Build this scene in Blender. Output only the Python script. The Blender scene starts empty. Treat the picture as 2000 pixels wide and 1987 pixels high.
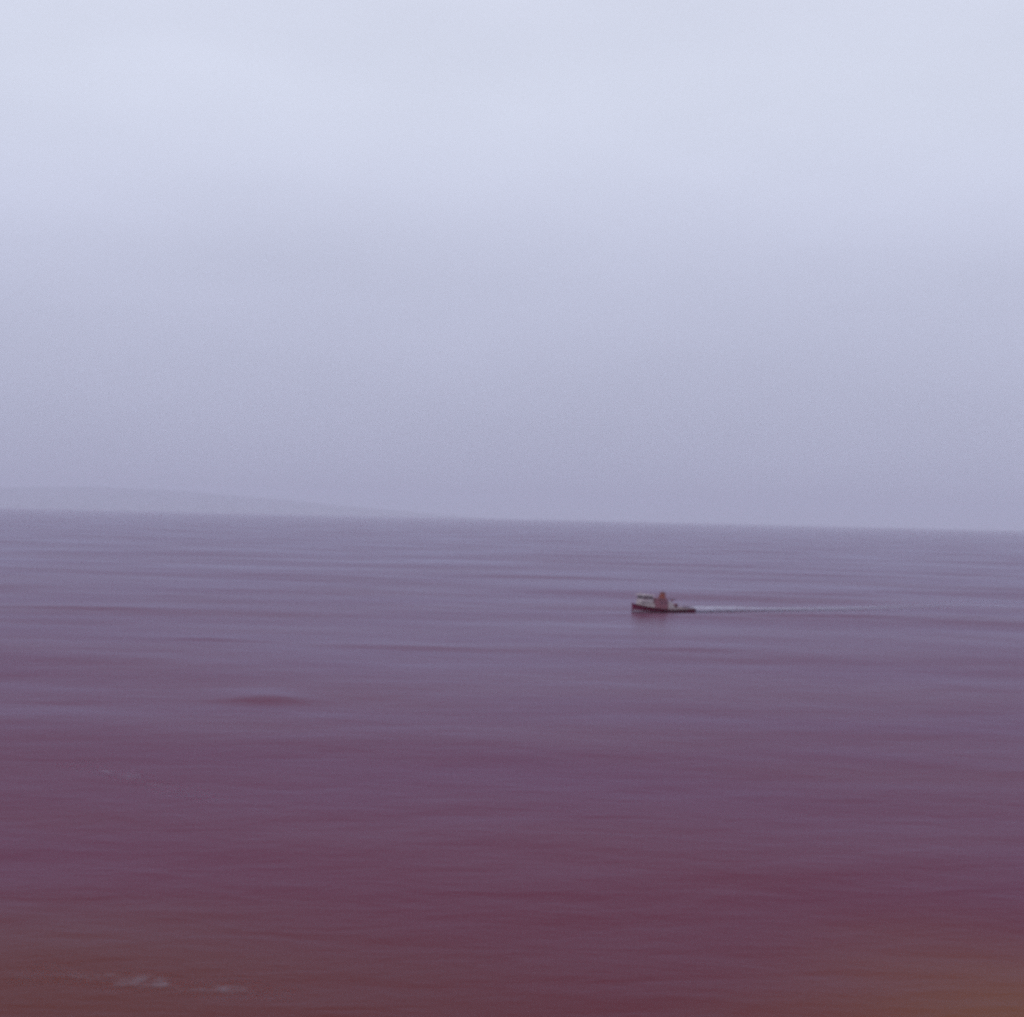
import bpy, bmesh, math, random
import numpy as np
from mathutils import Matrix, Vector

S = bpy.context.scene
COL = S.collection
R = math.radians

# ------------------------------------------------------------------ camera
CAM_H = 13.0                      # eye height above the water (a ship's rail)
PITCH, ROLL = R(0.34), R(1.33)
fwd = Vector((0, math.cos(PITCH), math.sin(PITCH)))
right0 = Vector((1, 0, 0))
up0 = right0.cross(fwd)
right = right0 * math.cos(ROLL) + up0 * math.sin(ROLL)
up = up0 * math.cos(ROLL) - right0 * math.sin(ROLL)
cam_d = bpy.data.cameras.new('camera')
cam = bpy.data.objects.new('camera', cam_d)
COL.objects.link(cam)
M3 = Matrix((right, up, -fwd)).transposed()
cam.matrix_world = Matrix.Translation((0, 0, CAM_H)) @ M3.to_4x4()
cam_d.sensor_width = 36.0
cam_d.lens = 53.0
cam_d.clip_start = 0.1
cam_d.clip_end = 40000
S.camera = cam

# ------------------------------------------------------------------ sky + sun
SUN_EL, SUN_AZ = R(58), R(200)    # high, behind the camera, veiled by overcast
w = bpy.data.worlds.new('World')
S.world = w
w.use_nodes = True
nt = w.node_tree
nt.nodes.clear()
def N(tree, kind, **kw):
    n = tree.nodes.new(kind)
    for k, v in kw.items():
        setattr(n, k, v)
    return n
L = nt.links.new
out = N(nt, 'ShaderNodeOutputWorld')
bg = N(nt, 'ShaderNodeBackground')
L(bg.outputs[0], out.inputs[0])
sky = N(nt, 'ShaderNodeTexSky', sky_type='NISHITA', sun_disc=False)
sky.sun_elevation = SUN_EL
sky.sun_rotation = SUN_AZ
sky.dust_density = 4.0
skys = N(nt, 'ShaderNodeVectorMath', operation='SCALE')
skys.inputs[3].default_value = 0.08
L(sky.outputs[0], skys.inputs[0])
tc = N(nt, 'ShaderNodeTexCoord')
sep = N(nt, 'ShaderNodeSeparateXYZ')
L(tc.outputs['Generated'], sep.inputs[0])
zc = N(nt, 'ShaderNodeMath', operation='MAXIMUM')
zc.inputs[1].default_value = 0.0
L(sep.outputs[2], zc.inputs[0])
# overcast deck: brightest overhead, about a third of that at the horizon
ramp = N(nt, 'ShaderNodeValToRGB')
cr = ramp.color_ramp
cr.interpolation = 'B_SPLINE'
stops = [(0.0, (0.44, 0.462, 0.62)), (0.08, (0.493, 0.518, 0.675)),
         (0.144, (0.548, 0.578, 0.738)), (0.207, (0.661, 0.700, 0.866)),
         (0.268, (0.736, 0.785, 0.925)), (0.33, (0.71, 0.75, 0.895)), (0.5, (0.78, 0.82, 0.95)), (1.0, (0.95, 1.0, 1.12))]
cr.elements[0].position, cr.elements[1].position = stops[0][0], stops[-1][0]
cr.elements[0].color = stops[0][1] + (1,)
cr.elements[1].color = stops[-1][1] + (1,)
for p, c in stops[1:-1]:
    e = cr.elements.new(p)
    e.color = c + (1,)
L(zc.outputs[0], ramp.inputs[0])
mp = N(nt, 'ShaderNodeMapping')
mp.inputs['Scale'].default_value = (2.4, 2.4, 7.0)
mp.inputs['Rotation'].default_value = (0.0, R(4), 0.0)
L(tc.outputs['Generated'], mp.inputs[0])
cl = N(nt, 'ShaderNodeTexNoise')
cl.inputs['Scale'].default_value = 1.6
cl.inputs['Detail'].default_value = 4.0
cl.inputs['Roughness'].default_value = 0.5
L(mp.outputs[0], cl.inputs[0])
clr = N(nt, 'ShaderNodeMapRange')
clr.inputs[1].default_value, clr.inputs[2].default_value = 0.25, 0.75
clr.inputs[3].default_value, clr.inputs[4].default_value = 0.952, 1.048
L(cl.outputs[0], clr.inputs[0])
deck = N(nt, 'ShaderNodeVectorMath', operation='SCALE')
L(ramp.outputs[0], deck.inputs[0])
L(clr.outputs[0], deck.inputs[3])
mx = N(nt, 'ShaderNodeMix', data_type='RGBA')
mx.inputs[0].default_value = 0.96          # cloud cover
L(skys.outputs[0], mx.inputs[6])
L(deck.outputs[0], mx.inputs[7])
L(mx.outputs[2], bg.inputs[0])
bg.inputs[1].default_value = 1.0

sun_d = bpy.data.lights.new('sun', 'SUN')
sun_d.energy = 0.6
sun_d.angle = R(20)
sun_d.color = (1.0, 0.95, 0.9)
sun = bpy.data.objects.new('sun', sun_d)
COL.objects.link(sun)
sdir = Vector((math.sin(SUN_AZ) * math.cos(SUN_EL), math.cos(SUN_AZ) * math.cos(SUN_EL), math.sin(SUN_EL)))
sun.rotation_euler = sdir.to_track_quat('Z', 'Y').to_euler()
sun.location = (0, -20, 120)

S.view_settings.view_transform = 'Standard'
S.view_settings.look = 'None'
S.view_settings.exposure = 0.0
S.view_settings.gamma = 1.0
S.cycles.filter_width = 3.6        # soft consumer lens
S.cycles.use_denoising = False     # leave the fine grain in
S.cycles.volume_bounces = 1
S.cycles.max_bounces = 6

# ------------------------------------------------------------------ materials
def mat(name, col, rough=0.6, spec=0.5, var=0.12, scale=3.0, bump=0.0, metal=0.0):
    m = bpy.data.materials.new(name)
    m.use_nodes = True
    t = m.node_tree
    b = t.nodes['Principled BSDF']
    b.inputs['Roughness'].default_value = rough
    b.inputs['Specular IOR Level'].default_value = spec
    b.inputs['Metallic'].default_value = metal
    tcn = N(t, 'ShaderNodeTexCoord')
    n = N(t, 'ShaderNodeTexNoise')
    n.inputs['Scale'].default_value = scale
    n.inputs['Detail'].default_value = 6
    t.links.new(tcn.outputs['Object'], n.inputs[0])
    r = N(t, 'ShaderNodeValToRGB')
    r.color_ramp.elements[0].position = 0.3
    r.color_ramp.elements[1].position = 0.7
    r.color_ramp.elements[0].color = tuple(c * (1 - var) for c in col) + (1,)
    r.color_ramp.elements[1].color = tuple(min(1, c * (1 + var)) for c in col) + (1,)
    t.links.new(n.outputs[0], r.inputs[0])
    t.links.new(r.outputs[0], b.inputs['Base Color'])
    if bump:
        bp = N(t, 'ShaderNodeBump')
        bp.inputs['Strength'].default_value = bump
        bp.inputs['Distance'].default_value = 0.02
        t.links.new(n.outputs[0], bp.inputs['Height'])
        t.links.new(bp.outputs[0], b.inputs['Normal'])
    return m

# ------------------------------------------------------------------ waves
rng = np.random.default_rng(11)
WAVES = []
for lam, amp, n in ((75, .16, 3), (44, .11, 4), (26, .075, 6), (15, .036, 8), (8.5, .017, 10), (5, .009, 10), (3, .005, 10)):
    for k in range(n):
        l = lam * rng.uniform(.8, 1.25)
        th = R(rng.normal(82, 16 + 14 * (lam < 20)))
        WAVES.append((2 * math.pi / l, math.cos(th), math.sin(th), amp * rng.uniform(.6, 1.2) / math.sqrt(n) * .75, rng.uniform(0, 6.28), l))
# separate swells that show as dark faces: x, y, half width, half depth, height, slant
SWELLS = [(-17.0, 105.0, 3.2, 2.6, .42, .03), (-29.5, 152.0, 5.5, 2.2, .26, -.10), (-8.0, 148.0, 11.0, 2.6, .24, .0),
          (-55.0, 195.0, 14.0, 2.4, .34, .02), (16.0, 152.0, 8.0, 2.0, .28, .02),
          (26.0, 205.0, 16.0, 2.6, .25, .02), (-40, 290, 22, 4.0, .38, .0), (10, 330, 26, 4.2, .38, .02), (60, 280, 20, 3.6, .3, .03), (42.0, 213.0, 15.0, 2.2, .34, .25)]
def height(x, y, sp=None):
    r = np.hypot(x, y)
    if sp is None:
        sp = r * 0.0086
    z = np.zeros_like(x)
    for k, cx, cy, a, ph, l in WAVES:
        f = np.clip((l / np.maximum(sp, 1e-3) - 3.0) / 3.0, 0, 1)
        p = k * (cx * x + cy * y) + ph
        z += a * f * (np.sin(p) + 0.18 * np.cos(2 * p))
    for sx, sy, wx, wy, h, sl in SWELLS:
        u = (x - sx) / wx
        v = (y - sy - sl * (x - sx)) / wy
        z += .78 * h * np.exp(-u * u) * np.where(v < 0, np.exp(-v * v * 2.2), np.exp(-v * v * .35))
    return z

def mesh_np(name, verts, faces, m, smooth=True):
    me = bpy.data.meshes.new(name)
    me.vertices.add(len(verts))
    me.vertices.foreach_set('co', np.asarray(verts, dtype=np.float32).ravel())
    nf = len(faces)
    me.loops.add(nf * 4)
    me.polygons.add(nf)
    me.loops.foreach_set('vertex_index', np.asarray(faces, dtype=np.int32).ravel())
    me.polygons.foreach_set('loop_start', np.arange(nf, dtype=np.int32) * 4)
    me.polygons.foreach_set('use_smooth', np.full(nf, smooth))
    me.update(calc_edges=True)
    me.validate()
    me.materials.append(m)
    o = bpy.data.objects.new(name, me)
    COL.objects.link(o)
    return o

def grid_faces(nr, nc):
    i = np.arange(nr - 1)[:, None] * nc + np.arange(nc - 1)[None, :]
    return np.stack([i, i + 1, i + nc + 1, i + nc], -1).reshape(-1, 4)

# ------------------------------------------------------------------ sea
def sea_material():
    m = bpy.data.materials.new('sea_water')
    m.use_nodes = True
    t = m.node_tree
    lk = t.links.new
    t.nodes.clear()
    out = N(t, 'ShaderNodeOutputMaterial')
    body = N(t, 'ShaderNodeBsdfDiffuse')
    gl = N(t, 'ShaderNodeBsdfGlossy')
    gl.inputs['Roughness'].default_value = 0.25
    gl.inputs['Color'].default_value = (.74, .82, 1.0, 1)
    fr = N(t, 'ShaderNodeFresnel')
    fr.inputs['IOR'].default_value = 1.21
    ms = N(t, 'ShaderNodeMixShader')
    # wind-roughened water hides part of its own mirror: about half of a calm surface's
    fm = N(t, 'ShaderNodeMath', operation='MULTIPLY')
    fm.inputs[1].default_value = 0.46
    lk(fr.outputs[0], fm.inputs[0])
    lk(body.outputs[0], ms.inputs[1])
    lk(gl.outputs[0], ms.inputs[2])
    lk(ms.outputs[0], out.inputs[0])
    g = N(t, 'ShaderNodeNewGeometry')
    # broad wind patches: rougher and smoother drifts of water
    n0 = N(t, 'ShaderNodeTexNoise')
    n0.inputs['Scale'].default_value = 1.0
    n0.inputs['Detail'].default_value = 4
    mp0 = N(t, 'ShaderNodeMapping')
    mp0.inputs['Scale'].default_value = (.016, .022, .02)
    mp0.inputs['Rotation'].default_value = (0, 0, R(25))
    lk(g.outputs['Position'], mp0.inputs[0])
    lk(mp0.outputs[0], n0.inputs[0])
    wr = N(t, 'ShaderNodeMapRange')
    wr.inputs[1].default_value, wr.inputs[2].default_value = .3, .7
    wr.inputs[3].default_value, wr.inputs[4].default_value = .80, 1.20
    lk(n0.outputs[0], wr.inputs[0])
    wm = N(t, 'ShaderNodeMath', operation='MULTIPLY')
    lk(fm.outputs[0], wm.inputs[0])
    lk(wr.outputs[0], wm.inputs[1])
    lk(wm.outputs[0], ms.inputs[0])
    # wine-dark water with browner drifts of its own
    n1 = N(t, 'ShaderNodeTexNoise')
    n1.inputs['Scale'].default_value = 1.0
    n1.inputs['Detail'].default_value = 5
    mp1 = N(t, 'ShaderNodeMapping')
    mp1.inputs['Scale'].default_value = (.03, .05, .05)
    mp1.inputs['Location'].default_value = (3.1, 1.7, 0)
    lk(g.outputs['Position'], mp1.inputs[0])
    lk(mp1.outputs[0], n1.inputs[0])
    c = N(t, 'ShaderNodeValToRGB')
    c.color_ramp.elements[0].position = .36
    c.color_ramp.elements[1].position = .68
    c.color_ramp.elements[0].color = (.100, .014, .042, 1)
    c.color_ramp.elements[1].color = (.104, .016, .034, 1)
    lk(n1.outputs[0], c.inputs[0])
    col = c.outputs[0]
    # added rusty colour cast, painted as soft patches into the water near the ship
    for (sx, sy, rx, ry, k, sc) in ((0, 34, 36, 27, .7, (.096, .014, .007, 1)), (-13, 38, 16, 18, .7, (.100, .020, .003, 1)), (15, 39, 11, 16, 1.0, (.135, .036, .0005, 1))):
        mv = N(t, 'ShaderNodeMapping')
        mv.inputs['Location'].default_value = (-sx / rx, -sy / ry, 0)
        mv.inputs['Scale'].default_value = (1 / rx, 1 / ry, 0)
        lk(g.outputs['Position'], mv.inputs[0])
        ln = N(t, 'ShaderNodeVectorMath', operation='LENGTH')
        lk(mv.outputs[0], ln.inputs[0])
        wob = N(t, 'ShaderNodeMath', operation='ADD')
        lk(ln.outputs['Value'], wob.inputs[0])
        lk(n1.outputs[0], wob.inputs[1])
        mr = N(t, 'ShaderNodeMapRange', interpolation_type='SMOOTHSTEP')
        mr.inputs[1].default_value, mr.inputs[2].default_value = .5, 1.6
        mr.inputs[3].default_value, mr.inputs[4].default_value = k, 0.0
        lk(wob.outputs[0], mr.inputs[0])
        mc = N(t, 'ShaderNodeMix', data_type='RGBA')
        lk(mr.outputs[0], mc.inputs[0])
        lk(col, mc.inputs[6])
        mc.inputs[7].default_value = sc
        col = mc.outputs[2]
    lk(col, body.inputs['Color'])
    # wind ripples: crests lie across the view
    prev = None
    for sc, dist, st, seed in (((.22, .5, .5), .10, .8, 0), ((.7, 1.6, 1), .032, .8, 7), ((2.2, 4.5, 3), .008, .7, 19)):
        mpn = N(t, 'ShaderNodeMapping')
        mpn.inputs['Scale'].default_value = sc
        mpn.inputs['Location'].default_value = (seed, seed * .7, 0)
        mpn.inputs['Rotation'].default_value = (0, 0, R(-4))
        nn = N(t, 'ShaderNodeTexNoise')
        nn.inputs['Scale'].default_value = 1.0
        nn.inputs['Detail'].default_value = 3
        nn.inputs['Distortion'].default_value = .4
        lk(g.outputs['Position'], mpn.inputs[0])
        lk(mpn.outputs[0], nn.inputs[0])
        bp = N(t, 'ShaderNodeBump')
        bp.inputs['Strength'].default_value = st
        bp.inputs['Distance'].default_value = dist
        lk(nn.outputs[0], bp.inputs['Height'])
        if prev:
            lk(prev.outputs[0], bp.inputs['Normal'])
        prev = bp
    for q in (body, gl, fr):
        lk(prev.outputs[0], q.inputs['Normal'])
    return m

NR = 680
rad = 24.0 * (17500 / 24.0) ** (np.arange(NR) / (NR - 1))
rad = np.concatenate([[0.5, 6, 14], rad])
NR = len(rad)
fine = np.linspace(-33, 33, 760)
coarse = np.linspace(33, 327, 150)[1:]
ang = np.radians(np.concatenate([fine, coarse]))
RR, AA = np.meshgrid(rad, ang, indexing='ij')
X, Y = RR * np.sin(AA), RR * np.cos(AA)
Z = height(X, Y)
# let the small waves die where the grid is coarse (behind the camera)
back = (np.abs((np.degrees(AA) + 180) % 360 - 180) > 33)
Z[back] *= 0.5
Z[:, -1] = Z[:, 0]
sea = mesh_np('sea', np.stack([X, Y, Z], -1).reshape(-1, 3), grid_faces(NR, len(ang)), sea_material())
sea['kind'] = 'structure'

# ------------------------------------------------------------------ far headland
def headland():
    m = mat('headland_scrub', (.19, .19, .25), .95, .1, .4, .01)
    prof = [(-6200, 20), (-5200, 50), (-4300, 80), (-3500, 110), (-2900, 138), (-2500, 150), (-2100, 140), (-1700, 112),
            (-1300, 86), (-900, 56), (-500, 24), (-150, 4), (350, -8)]
    xs = np.linspace(-6200, 350, 160)         # metres, before the 1.8 x below
    hs = np.interp(xs, [p[0] for p in prof], [p[1] for p in prof])
    ts = np.linspace(-1, 1, 15)
    V = []
    r2 = np.random.default_rng(4)
    ph = r2.uniform(0, 6, 6)
    for x, h in zip(xs, hs):
        for t in ts:
            wob = sum(math.sin(x * .0022 * (k + 1) + ph[k] + t * 2.5 * k) / (k + 1.5) for k in range(5))
            yy = 16200 + t * 1200
            V.append((x * 1.8, yy, (h * 1.62 + 6 * wob) * (1 - t * t) ** .8 - 3))
    o = mesh_np('hills', np.array(V), grid_faces(160, 15)[:, ::-1], m)
    o['kind'] = 'structure'
headland()

# ------------------------------------------------------------------ haze
def haze():
    bm = bmesh.new()
    bmesh.ops.create_cube(bm, size=1)
    for v in bm.verts:
        v.co = Vector((v.co.x * 40000, v.co.y * 40000, -6 if v.co.z < 0 else 300))
    me = bpy.data.meshes.new('haze')
    bm.to_mesh(me)
    bm.free()
    m = bpy.data.materials.new('sea_haze')
    m.use_nodes = True
    t = m.node_tree
    t.nodes.clear()
    o = N(t, 'ShaderNodeOutputMaterial')
    v = N(t, 'ShaderNodeVolumePrincipled')
    v.inputs['Color'].default_value = (.775, .802, .970, 1)
    v.inputs['Density'].default_value = 0.00014
    v.inputs['Anisotropy'].default_value = 0.0
    t.links.new(v.outputs[0], o.inputs['Volume'])
    me.materials.append(m)
    ob = bpy.data.objects.new('haze', me)
    COL.objects.link(ob)
    ob['kind'] = 'stuff'
haze()

# ------------------------------------------------------------------ boat
LEN = 10.75
HEAD = R(36)                               # bow points left and towards the camera
BOAT = Vector((21.4, 212.5, 0.0))          # amidships on the water
d_bow = Vector((-math.cos(HEAD), -math.sin(HEAD), 0))

M_dark = mat('dark_hull_paint', (.150, .0006, .036), .6, .0, .25, 2.0)
M_low = mat('faded_red_bottom_paint', (.22, .085, .13), .6, .3, .25, 2.5)
M_white = mat('weathered_white_paint', (.39, .325, .355), .55, .35, .12, 1.6)
M_cream = mat('cream_bulwark_paint', (.34, .275, .29), .6, .3, .12, 1.5)
M_mauve = mat('mauve_brown_paint', (.21, .075, .105), .6, .3, .2, 2.0)
M_orange = mat('rust_orange_paint', (.175, .036, .027), .55, .3, .2, 3.0)
M_deck = mat('worn_deck_boards', (.26, .17, .15), .8, .2, .25, 4.0)
M_glass = mat('dark_window_glass', (.09, .05, .08), .12, .5, .1, 1.0)
M_steel = mat('dark_steel', (.06, .008, .02), .6, .1, .25, 4.0)
M_pipe = mat('galvanised_pipe', (.42, .38, .40), .45, .5, .15, 5.0)
M_tyre = mat('black_fender_rubber', (.05, .001, .014), .85, .2, .2, 6.0)

boat = bpy.data.objects.new('fishing_boat', None)
COL.objects.link(boat)
boat.location = BOAT
boat.rotation_euler = (R(-1.0), R(-1.2), math.atan2(d_bow.y, d_bow.x))
boat['label'] = 'small dark hulled fishing boat with white wheelhouse and rust orange funnel trailing pale wake'
boat['category'] = 'fishing boat'

def part(name, bm, m, parent=boat, bevel=0.0, smooth=False):
    if bevel:
        bmesh.ops.bevel(bm, geom=bm.edges[:], offset=bevel, segments=2, affect='EDGES', clamp_overlap=True)
    bmesh.ops.recalc_face_normals(bm, faces=bm.faces[:])
    for f in bm.faces:
        f.smooth = smooth
    me = bpy.data.meshes.new(name)
    bm.to_mesh(me)
    bm.free()
    me.materials.append(m)
    o = bpy.data.objects.new(name, me)
    COL.objects.link(o)
    o.parent = parent
    return o

def hexa(bm, bottom, top):
    """closed block between two 4-point rings"""
    vb = [bm.verts.new(p) for p in bottom]
    vt = [bm.verts.new(p) for p in top]
    bm.faces.new(vb[::-1])
    bm.faces.new(vt)
    for i in range(4):
        j = (i + 1) % 4
        bm.faces.new((vb[i], vb[j], vt[j], vt[i]))
    return bm

def box(bm, x0, x1, y0, y1, z0, z1):
    return hexa(bm, [(x0, y0, z0), (x1, y0, z0), (x1, y1, z0), (x0, y1, z0)], [(x0, y0, z1), (x1, y0, z1), (x1, y1, z1), (x0, y1, z1)])

def tube(bm, pts, r, seg=8):
    pts = [Vector(p) for p in pts]
    rings = []
    for i, p in enumerate(pts):
        t = (pts[min(i + 1, len(pts) - 1)] - pts[max(i - 1, 0)]).normalized()
        a = t.orthogonal().normalized() if abs(t.z) > .99 else t.cross(Vector((0, 0, 1))).normalized()
        c = t.cross(a)
        rr = r[i] if isinstance(r, (list, tuple)) else r
        rings.append([bm.verts.new(p + (a * math.cos(k * 2 * math.pi / seg) + c * math.sin(k * 2 * math.pi / seg)) * rr) for k in range(seg)])
    for q, s in zip(rings, rings[1:]):
        for k in range(seg):
            bm.faces.new((q[k], q[(k + 1) % seg], s[(k + 1) % seg], s[k]))
    bm.faces.new(rings[0][::-1])
    bm.faces.new(rings[-1])
    return bm

# lines of the hull: s = 0 stem .. 1 transom
def station(s):
    x = LEN / 2 - s * LEN
    half = 1.55 * (1 - (1 - min(s / .48, 1)) ** 2.1) ** .75 if s < .48 else 1.55 - .25 * ((s - .48) / .52) ** 2
    half = max(half, .03)
    sheer = .58 + .72 * max(0, 1 - s / .62) ** 1.9 + .14 * max(0, (s - .62) / .38) ** 1.6
    return x, half, sheer
STRAKE = .50
def half_at(s, z):
    x, half, sheer = station(s)
    t = (z + .75) / (sheer + .75)
    p = .42 + .5 * (1 - s)
    return half * max(0.0, min(1.0, t)) ** p
NS = 33
SV = [(i / (NS - 1)) ** 1.25 for i in range(NS)]
def rake(s, z):                       # stem leans forward a little with height
    return max(0, 1 - s / .16) * .16 * (z - .6)

def shell(zfun0, zfun1, n, off=0.0):
    bm = bmesh.new()
    rows = {}
    for side in (1, -1):
        rows[side] = []
        for s in SV:
            x = station(s)[0]
            z0, z1 = zfun0(s), zfun1(s)
            row = []
            for k in range(n + 1):
                z = z0 + (z1 - z0) * k / n
                row.append(bm.verts.new((x + rake(s, z) + (off if s < .02 else 0), side * (half_at(s, z) + off), z)))
            rows[side].append(row)
        for a, b in zip(rows[side], rows[side][1:]):
            for k in range(n):
                bm.faces.new((a[k], a[k + 1], b[k + 1], b[k]))
    for k in range(n):                # stem and transom
        bm.faces.new((rows[1][0][k], rows[1][0][k + 1], rows[-1][0][k + 1], rows[-1][0][k]))
        bm.faces.new((rows[1][-1][k], rows[-1][-1][k], rows[-1][-1][k + 1], rows[1][-1][k + 1]))
    return bm

hull = part('hull', shell(lambda s: -.6, lambda s: station(s)[2] - .02, 10), M_low, smooth=True)
part('sheer_strake', shell(lambda s: station(s)[2] - STRAKE, lambda s: station(s)[2], 5, .025), M_dark, hull, smooth=True)
# rubbing rail and capping along the sheer
for side in (1, -1):
    part('rubbing_rail', tube(bmesh.new(), [(station(s)[0] + rake(s, station(s)[2]), side * (station(s)[1] + .03), station(s)[2] + .01) for s in SV], .05, 6), M_steel, hull, smooth=True)
part('stem_post', hexa(bmesh.new(), [(LEN / 2 - .25, -.07, -.5), (LEN / 2 + .02, -.05, -.5), (LEN / 2 + .02, .05, -.5), (LEN / 2 - .25, .07, -.5)],
                       [(LEN / 2 - .05, -.07, 1.40), (LEN / 2 + .20, -.05, 1.42), (LEN / 2 + .20, .05, 1.42), (LEN / 2 - .05, .07, 1.40)]), M_dark, hull, .015)
# deck
bm = bmesh.new()
pr = None
for s in SV:
    x, h, z = station(s)
    zz = z - .16
    hh = half_at(s, zz) - .02
    a, c = bm.verts.new((x, hh, zz)), bm.verts.new((x, -hh, zz))
    if pr:
        bm.faces.new((pr[0], a, c, pr[1]))
    pr = (a, c)
part('deck', bm, M_deck)

def xs(s):
    return LEN / 2 - s * LEN

# forward cuddy (pale trunk over the foredeck)
x0, x1 = xs(.288), xs(.07)
zf, za = station(.07)[2] - .18, station(.288)[2] - .18
part('foredeck_cuddy', hexa(bmesh.new(), [(x0, -1.22, za), (x1, -.42, zf), (x1, .42, zf), (x0, 1.22, za)],
                            [(x0, -1.08, 1.42), (x1 - .18, -.34, 1.62), (x1 - .18, .34, 1.62), (x0, 1.08, 1.42)]), M_cream, bevel=.05)
# wheelhouse on top of the cuddy
x0, x1 = xs(.275), xs(.10)
zb = 1.46
wh = part('wheelhouse', hexa(bmesh.new(), [(x0, -1.0, zb), (x1, -.62, zb + .12), (x1, .62, zb + .12), (x0, 1.0, zb)],
                             [(x0 + .06, -.92, 2.42), (x1 - .22, -.62, 2.46), (x1 - .22, .62, 2.46), (x0 + .06, .92, 2.42)]), M_white, bevel=.03)
part('roof', hexa(bmesh.new(), [(x0 - .10, -1.08, 2.44), (x1 + .12, -.80, 2.49), (x1 + .12, .80, 2.49), (x0 - .10, 1.08, 2.44)],
                  [(x0 - .08, -1.02, 2.60), (x1 + .06, -.74, 2.66), (x1 + .06, .74, 2.66), (x0 - .08, 1.02, 2.60)]), M_white, wh, .03)
def wall_pt(side, u, z):
    """point on the sloping side wall: u 0 aft .. 1 forward"""
    t = (z - zb) / (2.44 - zb)
    xa, xb = x0 + .06 * t, x1 - .22 * t
    ya, yb = 1.0 - .08 * t, .62
    return Vector((xa + (xb - xa) * u, side * (ya + (yb - ya) * u + .004), z))
def pane(name, quad, n, parent, thick=.025, fr=.05):
    n = Vector(n).normalized()
    f = part(name, hexa(bmesh.new(), [p + n * .002 for p in quad], [p + n * (thick + .006) for p in quad]), M_steel, parent)
    c = sum(quad, Vector()) / 4
    q2 = [c + (p - c) * .84 for p in quad]
    part('pane', hexa(bmesh.new(), [p + n * .01 for p in q2], [p + n * (thick + .012) for p in q2]), M_glass, parent)
for side in (1, -1):
    for u0, u1 in ((.10, .38), (.43, .66), (.71, .93)):
        q = [wall_pt(side, u0, 2.02), wall_pt(side, u1, 2.05), wall_pt(side, u1, 2.32), wall_pt(side, u0, 2.31)]
        nrm = (q[1] - q[0]).cross(q[3] - q[0]) * (1 if side < 0 else -1)
        if nrm.y * side < 0:
            nrm = -nrm
        pane('window', q, nrm, wh)
for y0, y1 in ((-.56, -.06), (.06, .56)):
    def fp(y, z):
        t = (z - zb - .12) / (2.46 - zb - .12)
        return Vector((x1 - .22 * t + .004, y, z))
    q = [fp(y0, 2.04), fp(y1, 2.04), fp(y1, 2.34), fp(y0, 2.34)]
    pane('window', q, (1, 0, .25), wh)
part('searchlight', tube(bmesh.new(), [(x1 - .25, 0, 2.64), (x1 - .25, 0, 2.80), (x1 - .12, 0, 2.84)], [.05, .06, .09], 10), M_pipe, wh, smooth=True)

# deckhouse in dull mauve, funnel on its after end
a0, a1 = xs(.535), xs(.283)
zd = station(.44)[2] - .2
dh = part('deckhouse', hexa(bmesh.new(), [(a0, -1.08, zd), (a1, -1.08, zd), (a1, 1.08, zd), (a0, 1.08, zd)],
                            [(a0 + .1, -.92, 1.98), (a1 - .05, -.92, 2.10), (a1 - .05, .92, 2.10), (a0 + .1, .92, 1.98)]), M_mauve, bevel=.05)
part('deckhouse_roof', hexa(bmesh.new(), [(a0 + .0, -1.0, 2.0), (a1 - .02, -1.0, 2.12), (a1 - .02, 1.0, 2.12), (a0 + .0, 1.0, 2.0)],
                            [(a0 + .0, -.96, 2.08), (a1 - .02, -.96, 2.2), (a1 - .02, .96, 2.2), (a0 + .0, .96, 2.08)]), M_mauve, dh, .02)
for side in (1, -1):
    for xc in (a0 + .55, a0 + 1.25):
        yy = side * 1.0
        part('porthole', tube(bmesh.new(), [(xc, yy * .93, 1.52), (xc, yy * 1.035, 1.52)], .15, 14), M_glass, dh, smooth=False)
fx = a0 + .42
fn = part('funnel', tube(bmesh.new(), [(fx, 0, 2.04), (fx, 0, 2.16), (fx - .01, 0, 2.18), (fx - .08, 0, 2.86), (fx - .08, 0, 2.87), (fx - .09, 0, 2.94), (fx - .09, 0, 2.95), (fx - .09, 0, 2.93)],
                              [.60, .60, .52, .35, .40, .40, .34, .32], 20), M_orange)
part('exhaust_pipe', tube(bmesh.new(), [(fx - .09, 0, 2.90), (fx - .10, 0, 3.03), (fx - .18, 0, 3.08)], .06, 8), M_steel, fn, smooth=True)

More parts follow.
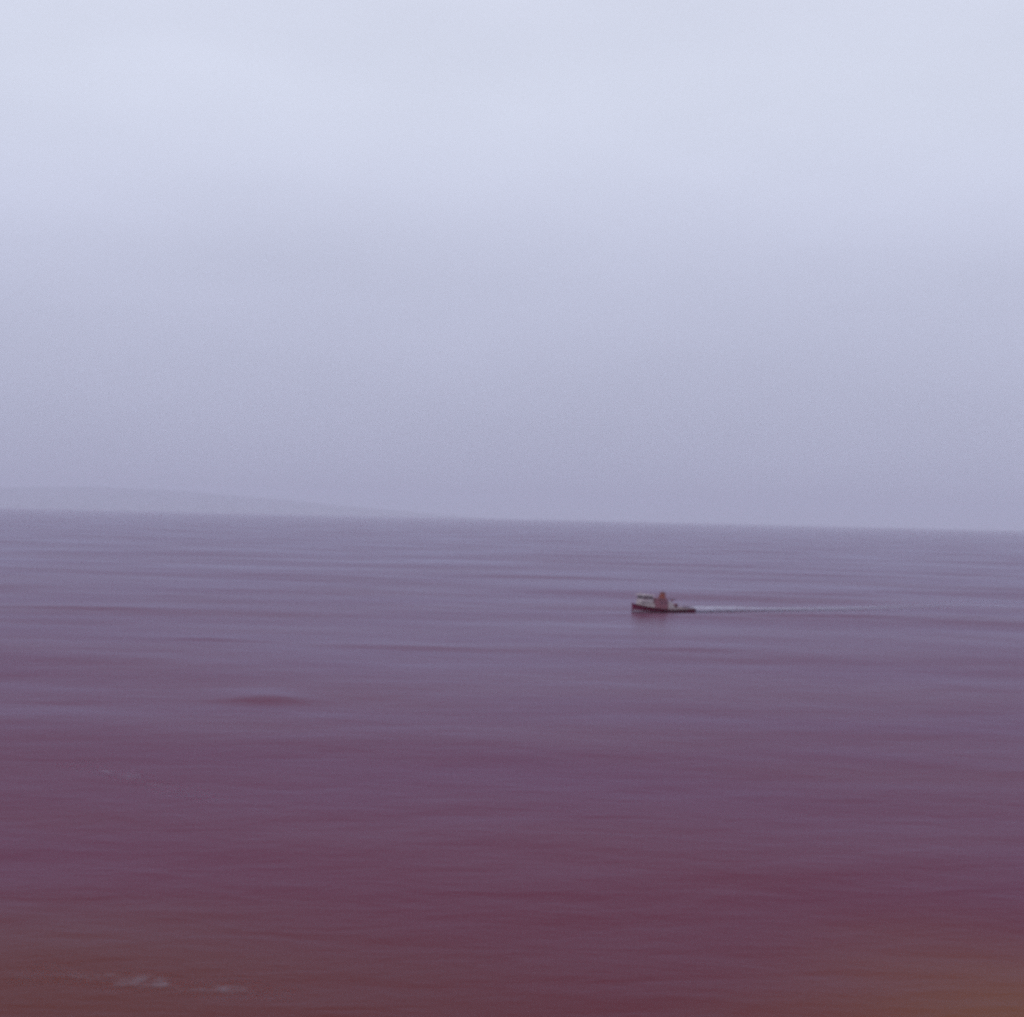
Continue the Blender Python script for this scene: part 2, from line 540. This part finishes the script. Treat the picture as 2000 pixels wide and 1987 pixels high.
# white engine box and after coaming
e0, e1 = xs(.655), xs(.545)
ze = station(.6)[2] - .2
eb = part('engine_box', hexa(bmesh.new(), [(e0, -.85, ze), (e1, -.85, ze), (e1, .85, ze), (e0, .85, ze)],
                             [(e0 + .15, -.75, 1.48), (e1, -.75, 1.72), (e1, .75, 1.72), (e0 + .15, .75, 1.48)]), M_white, bevel=.05)
part('hatch_cover', hexa(bmesh.new(), [(e0 + .30, -.5, 1.53), (e1 - .15, -.5, 1.695), (e1 - .15, .5, 1.695), (e0 + .30, .5, 1.53)],
                         [(e0 + .30, -.5, 1.60), (e1 - .15, -.5, 1.765), (e1 - .15, .5, 1.765), (e0 + .30, .5, 1.60)]), M_cream, eb, .01)
bm = bmesh.new()
sv = [.50 + .47 * i / 12 for i in range(13)]
for side in (1, -1):
    pr = None
    for s in sv:
        x, h, z = station(s)
        hh = h - .10
        top = z + .34 * (1 - ((s - .5) / .47) ** 2 * .75)
        ring = [bm.verts.new((x, side * hh, z - .1)), bm.verts.new((x, side * hh, top)), bm.verts.new((x, side * (hh - .07), top)), bm.verts.new((x, side * (hh - .07), z - .1))]
        if pr:
            for k in range(4):
                bm.faces.new((pr[k], pr[(k + 1) % 4], ring[(k + 1) % 4], ring[k]))
        else:
            bm.faces.new(ring)
        pr = ring
    bm.faces.new(pr[::-1])
part('after_bulwark', bm, M_cream)
# net winch behind the engine box
wx = xs(.705)
wn = part('net_winch', tube(bmesh.new(), [(wx, -.55, 1.18), (wx, -.5, 1.18), (wx, -.48, 1.18), (wx, .48, 1.18), (wx, .5, 1.18), (wx, .55, 1.18)], [.30, .30, .17, .17, .30, .30], 16), M_mauve)
for y in (-.62, .62):
    part('winch_bracket', hexa(bmesh.new(), [(wx - .25, y - .04, .5), (wx + .25, y - .04, .5), (wx + .25, y + .04, .5), (wx - .25, y + .04, .5)],
                               [(wx - .08, y - .04, 1.3), (wx + .08, y - .04, 1.3), (wx + .08, y + .04, 1.3), (wx - .08, y + .04, 1.3)]), M_steel, wn)
# boom from the deckhouse over the winch, with a block at its end
bo = part('boom', tube(bmesh.new(), [(a0 + .05, 0, 2.02), (e0 - .35, .12, 1.98), (wx - .25, .2, 1.92)], [.06, .05, .04], 8), M_steel, smooth=True)
part('block', tube(bmesh.new(), [(e0 - .08, .0, 1.84), (e0 - .08, .24, 1.84)], .14, 12), M_mauve, bo)
# rails
bm = bmesh.new()
for side in (1, -1):
    for s in (.72, .80, .88, .95):
        x, h, z = station(s)
        tube(bm, [(x, side * (h - .13), z), (x, side * (h - .13), z + .62)], .018, 6)
    tube(bm, [(station(s)[0], side * (station(s)[1] - .13), station(s)[2] + .62) for s in (.72, .80, .88, .95)], .018, 6)
part('stern_rail', bm, M_pipe)
for s in (.45, .62, .80):
    x, h, z = station(s)
    bm = bmesh.new()
    cy = h + .08
    ring = []
    for k in range(17):
        a = k * 2 * math.pi / 16
        ring.append((x + .2 * math.cos(a), cy, z - .26 + .2 * math.sin(a)))
    tube(bm, ring, .07, 8)
    part('fender', bm, M_tyre, smooth=True)

# ------------------------------------------------------------------ wake
def foam_mat():
    m = bpy.data.materials.new('foam')
    m.use_nodes = True
    t = m.node_tree
    lk = t.links.new
    b = t.nodes['Principled BSDF']
    b.inputs['Roughness'].default_value = .8
    b.inputs['Specular IOR Level'].default_value = .2
    b.inputs['Base Color'].default_value = (.37, .36, .46, 1)
    at = N(t, 'ShaderNodeAttribute', attribute_name='foam')
    g = N(t, 'ShaderNodeNewGeometry')
    n = N(t, 'ShaderNodeTexNoise')
    n.inputs['Scale'].default_value = 1.1
    n.inputs['Detail'].default_value = 6
    n.inputs['Roughness'].default_value = .65
    lk(g.outputs['Position'], n.inputs[0])
    s = N(t, 'ShaderNodeMath', operation='ADD')
    lk(at.outputs['Fac'], s.inputs[0])
    lk(n.outputs[0], s.inputs[1])
    r = N(t, 'ShaderNodeMapRange', interpolation_type='SMOOTHSTEP')
    r.inputs[1].default_value, r.inputs[2].default_value = .62, 1.55
    lk(s.outputs[0], r.inputs[0])
    lk(r.outputs[0], b.inputs['Alpha'])
    return m
M_foam = foam_mat()

def foam_strip(name, path, hw, dens, lift, nv=9):
    """ribbon of foam lying on the waves; path, half widths, densities, mound heights"""
    path = [np.array(p[:2], float) for p in path]
    n = len(path)
    V, F = [], []
    for i, p in enumerate(path):
        d = path[min(i + 1, n - 1)] - path[max(i - 1, 0)]
        d /= np.linalg.norm(d)
        q = np.array([-d[1], d[0]])
        for k in range(nv):
            t = -1 + 2 * k / (nv - 1)
            xy = p + q * t * hw[i]
            V.append((xy[0], xy[1], lift[i] * (1 - t * t)))
            F.append(dens[i] * (1 - abs(t) ** 2.2))
    V = np.array(V)
    V[:, 2] += height(V[:, 0], V[:, 1]) + .05
    o = mesh_np(name, V, grid_faces(n, nv)[:, ::-1], M_foam)
    a = o.data.attributes.new('foam', 'FLOAT', 'POINT')
    a.data.foreach_set('value', np.array(F, dtype=np.float32))
    o['kind'] = 'stuff'
    return o

stern = BOAT - d_bow * (LEN / 2 - .3)
n = 90
tt = np.linspace(0, 1, n)
path = [(stern.x - d_bow.x * 85 * t - 2.0 * t * t, stern.y - d_bow.y * 85 * t + 1.0 * t * t) for t in tt]
foam_strip('wake', path, 2.6 + 5.0 * tt ** .6, .80 * (1 - tt) ** .9 - .04, .70 * (1 - tt) ** 4 + .10)
# spreading foam along both flanks from the bow
dv = np.array([d_bow.x, d_bow.y])
pv = np.array([-dv[1], dv[0]])
for side in (1, -1):
    pts, hw, de, li = [], [], [], []
    for i in range(24):
        s = i / 23
        x = LEN / 2 + .15 - s * LEN * .62
        off = half_at(min(1, max(0, s * .62)), .05) + .10 + s * 1.1
        p = np.array([BOAT.x, BOAT.y]) + dv * x + pv * side * off
        pts.append(p)
        hw.append(.22 + .35 * s)
        de.append(.75 * (1 - s) ** .8)
        li.append(.28 * (1 - s) ** 2 + .03)
    foam_strip('bow_wave', pts, hw, de, li, 7)

# thin lines of old foam drifting near the ship
for (xa, ya), (xb, yb), h, dn in (((-13.6, 42.4), (-5.6, 41.2), 1.1, .22), ((-22.0, 76.0), (-12.8, 67.0), 1.2, .17)):
    uu = np.linspace(0, 1, 40)
    pts = [(xa + (xb - xa) * u, ya + (yb - ya) * u + .10 * math.sin(5 * u) + .03 * math.sin(17 * u + 1)) for u in uu]
    foam_strip('foam_streak', pts, h * (.6 + .4 * np.sin(9 * uu + 1) ** 2), dn * np.sin(math.pi * np.clip(uu, .02, .98)) ** .6, np.zeros(40), 7)
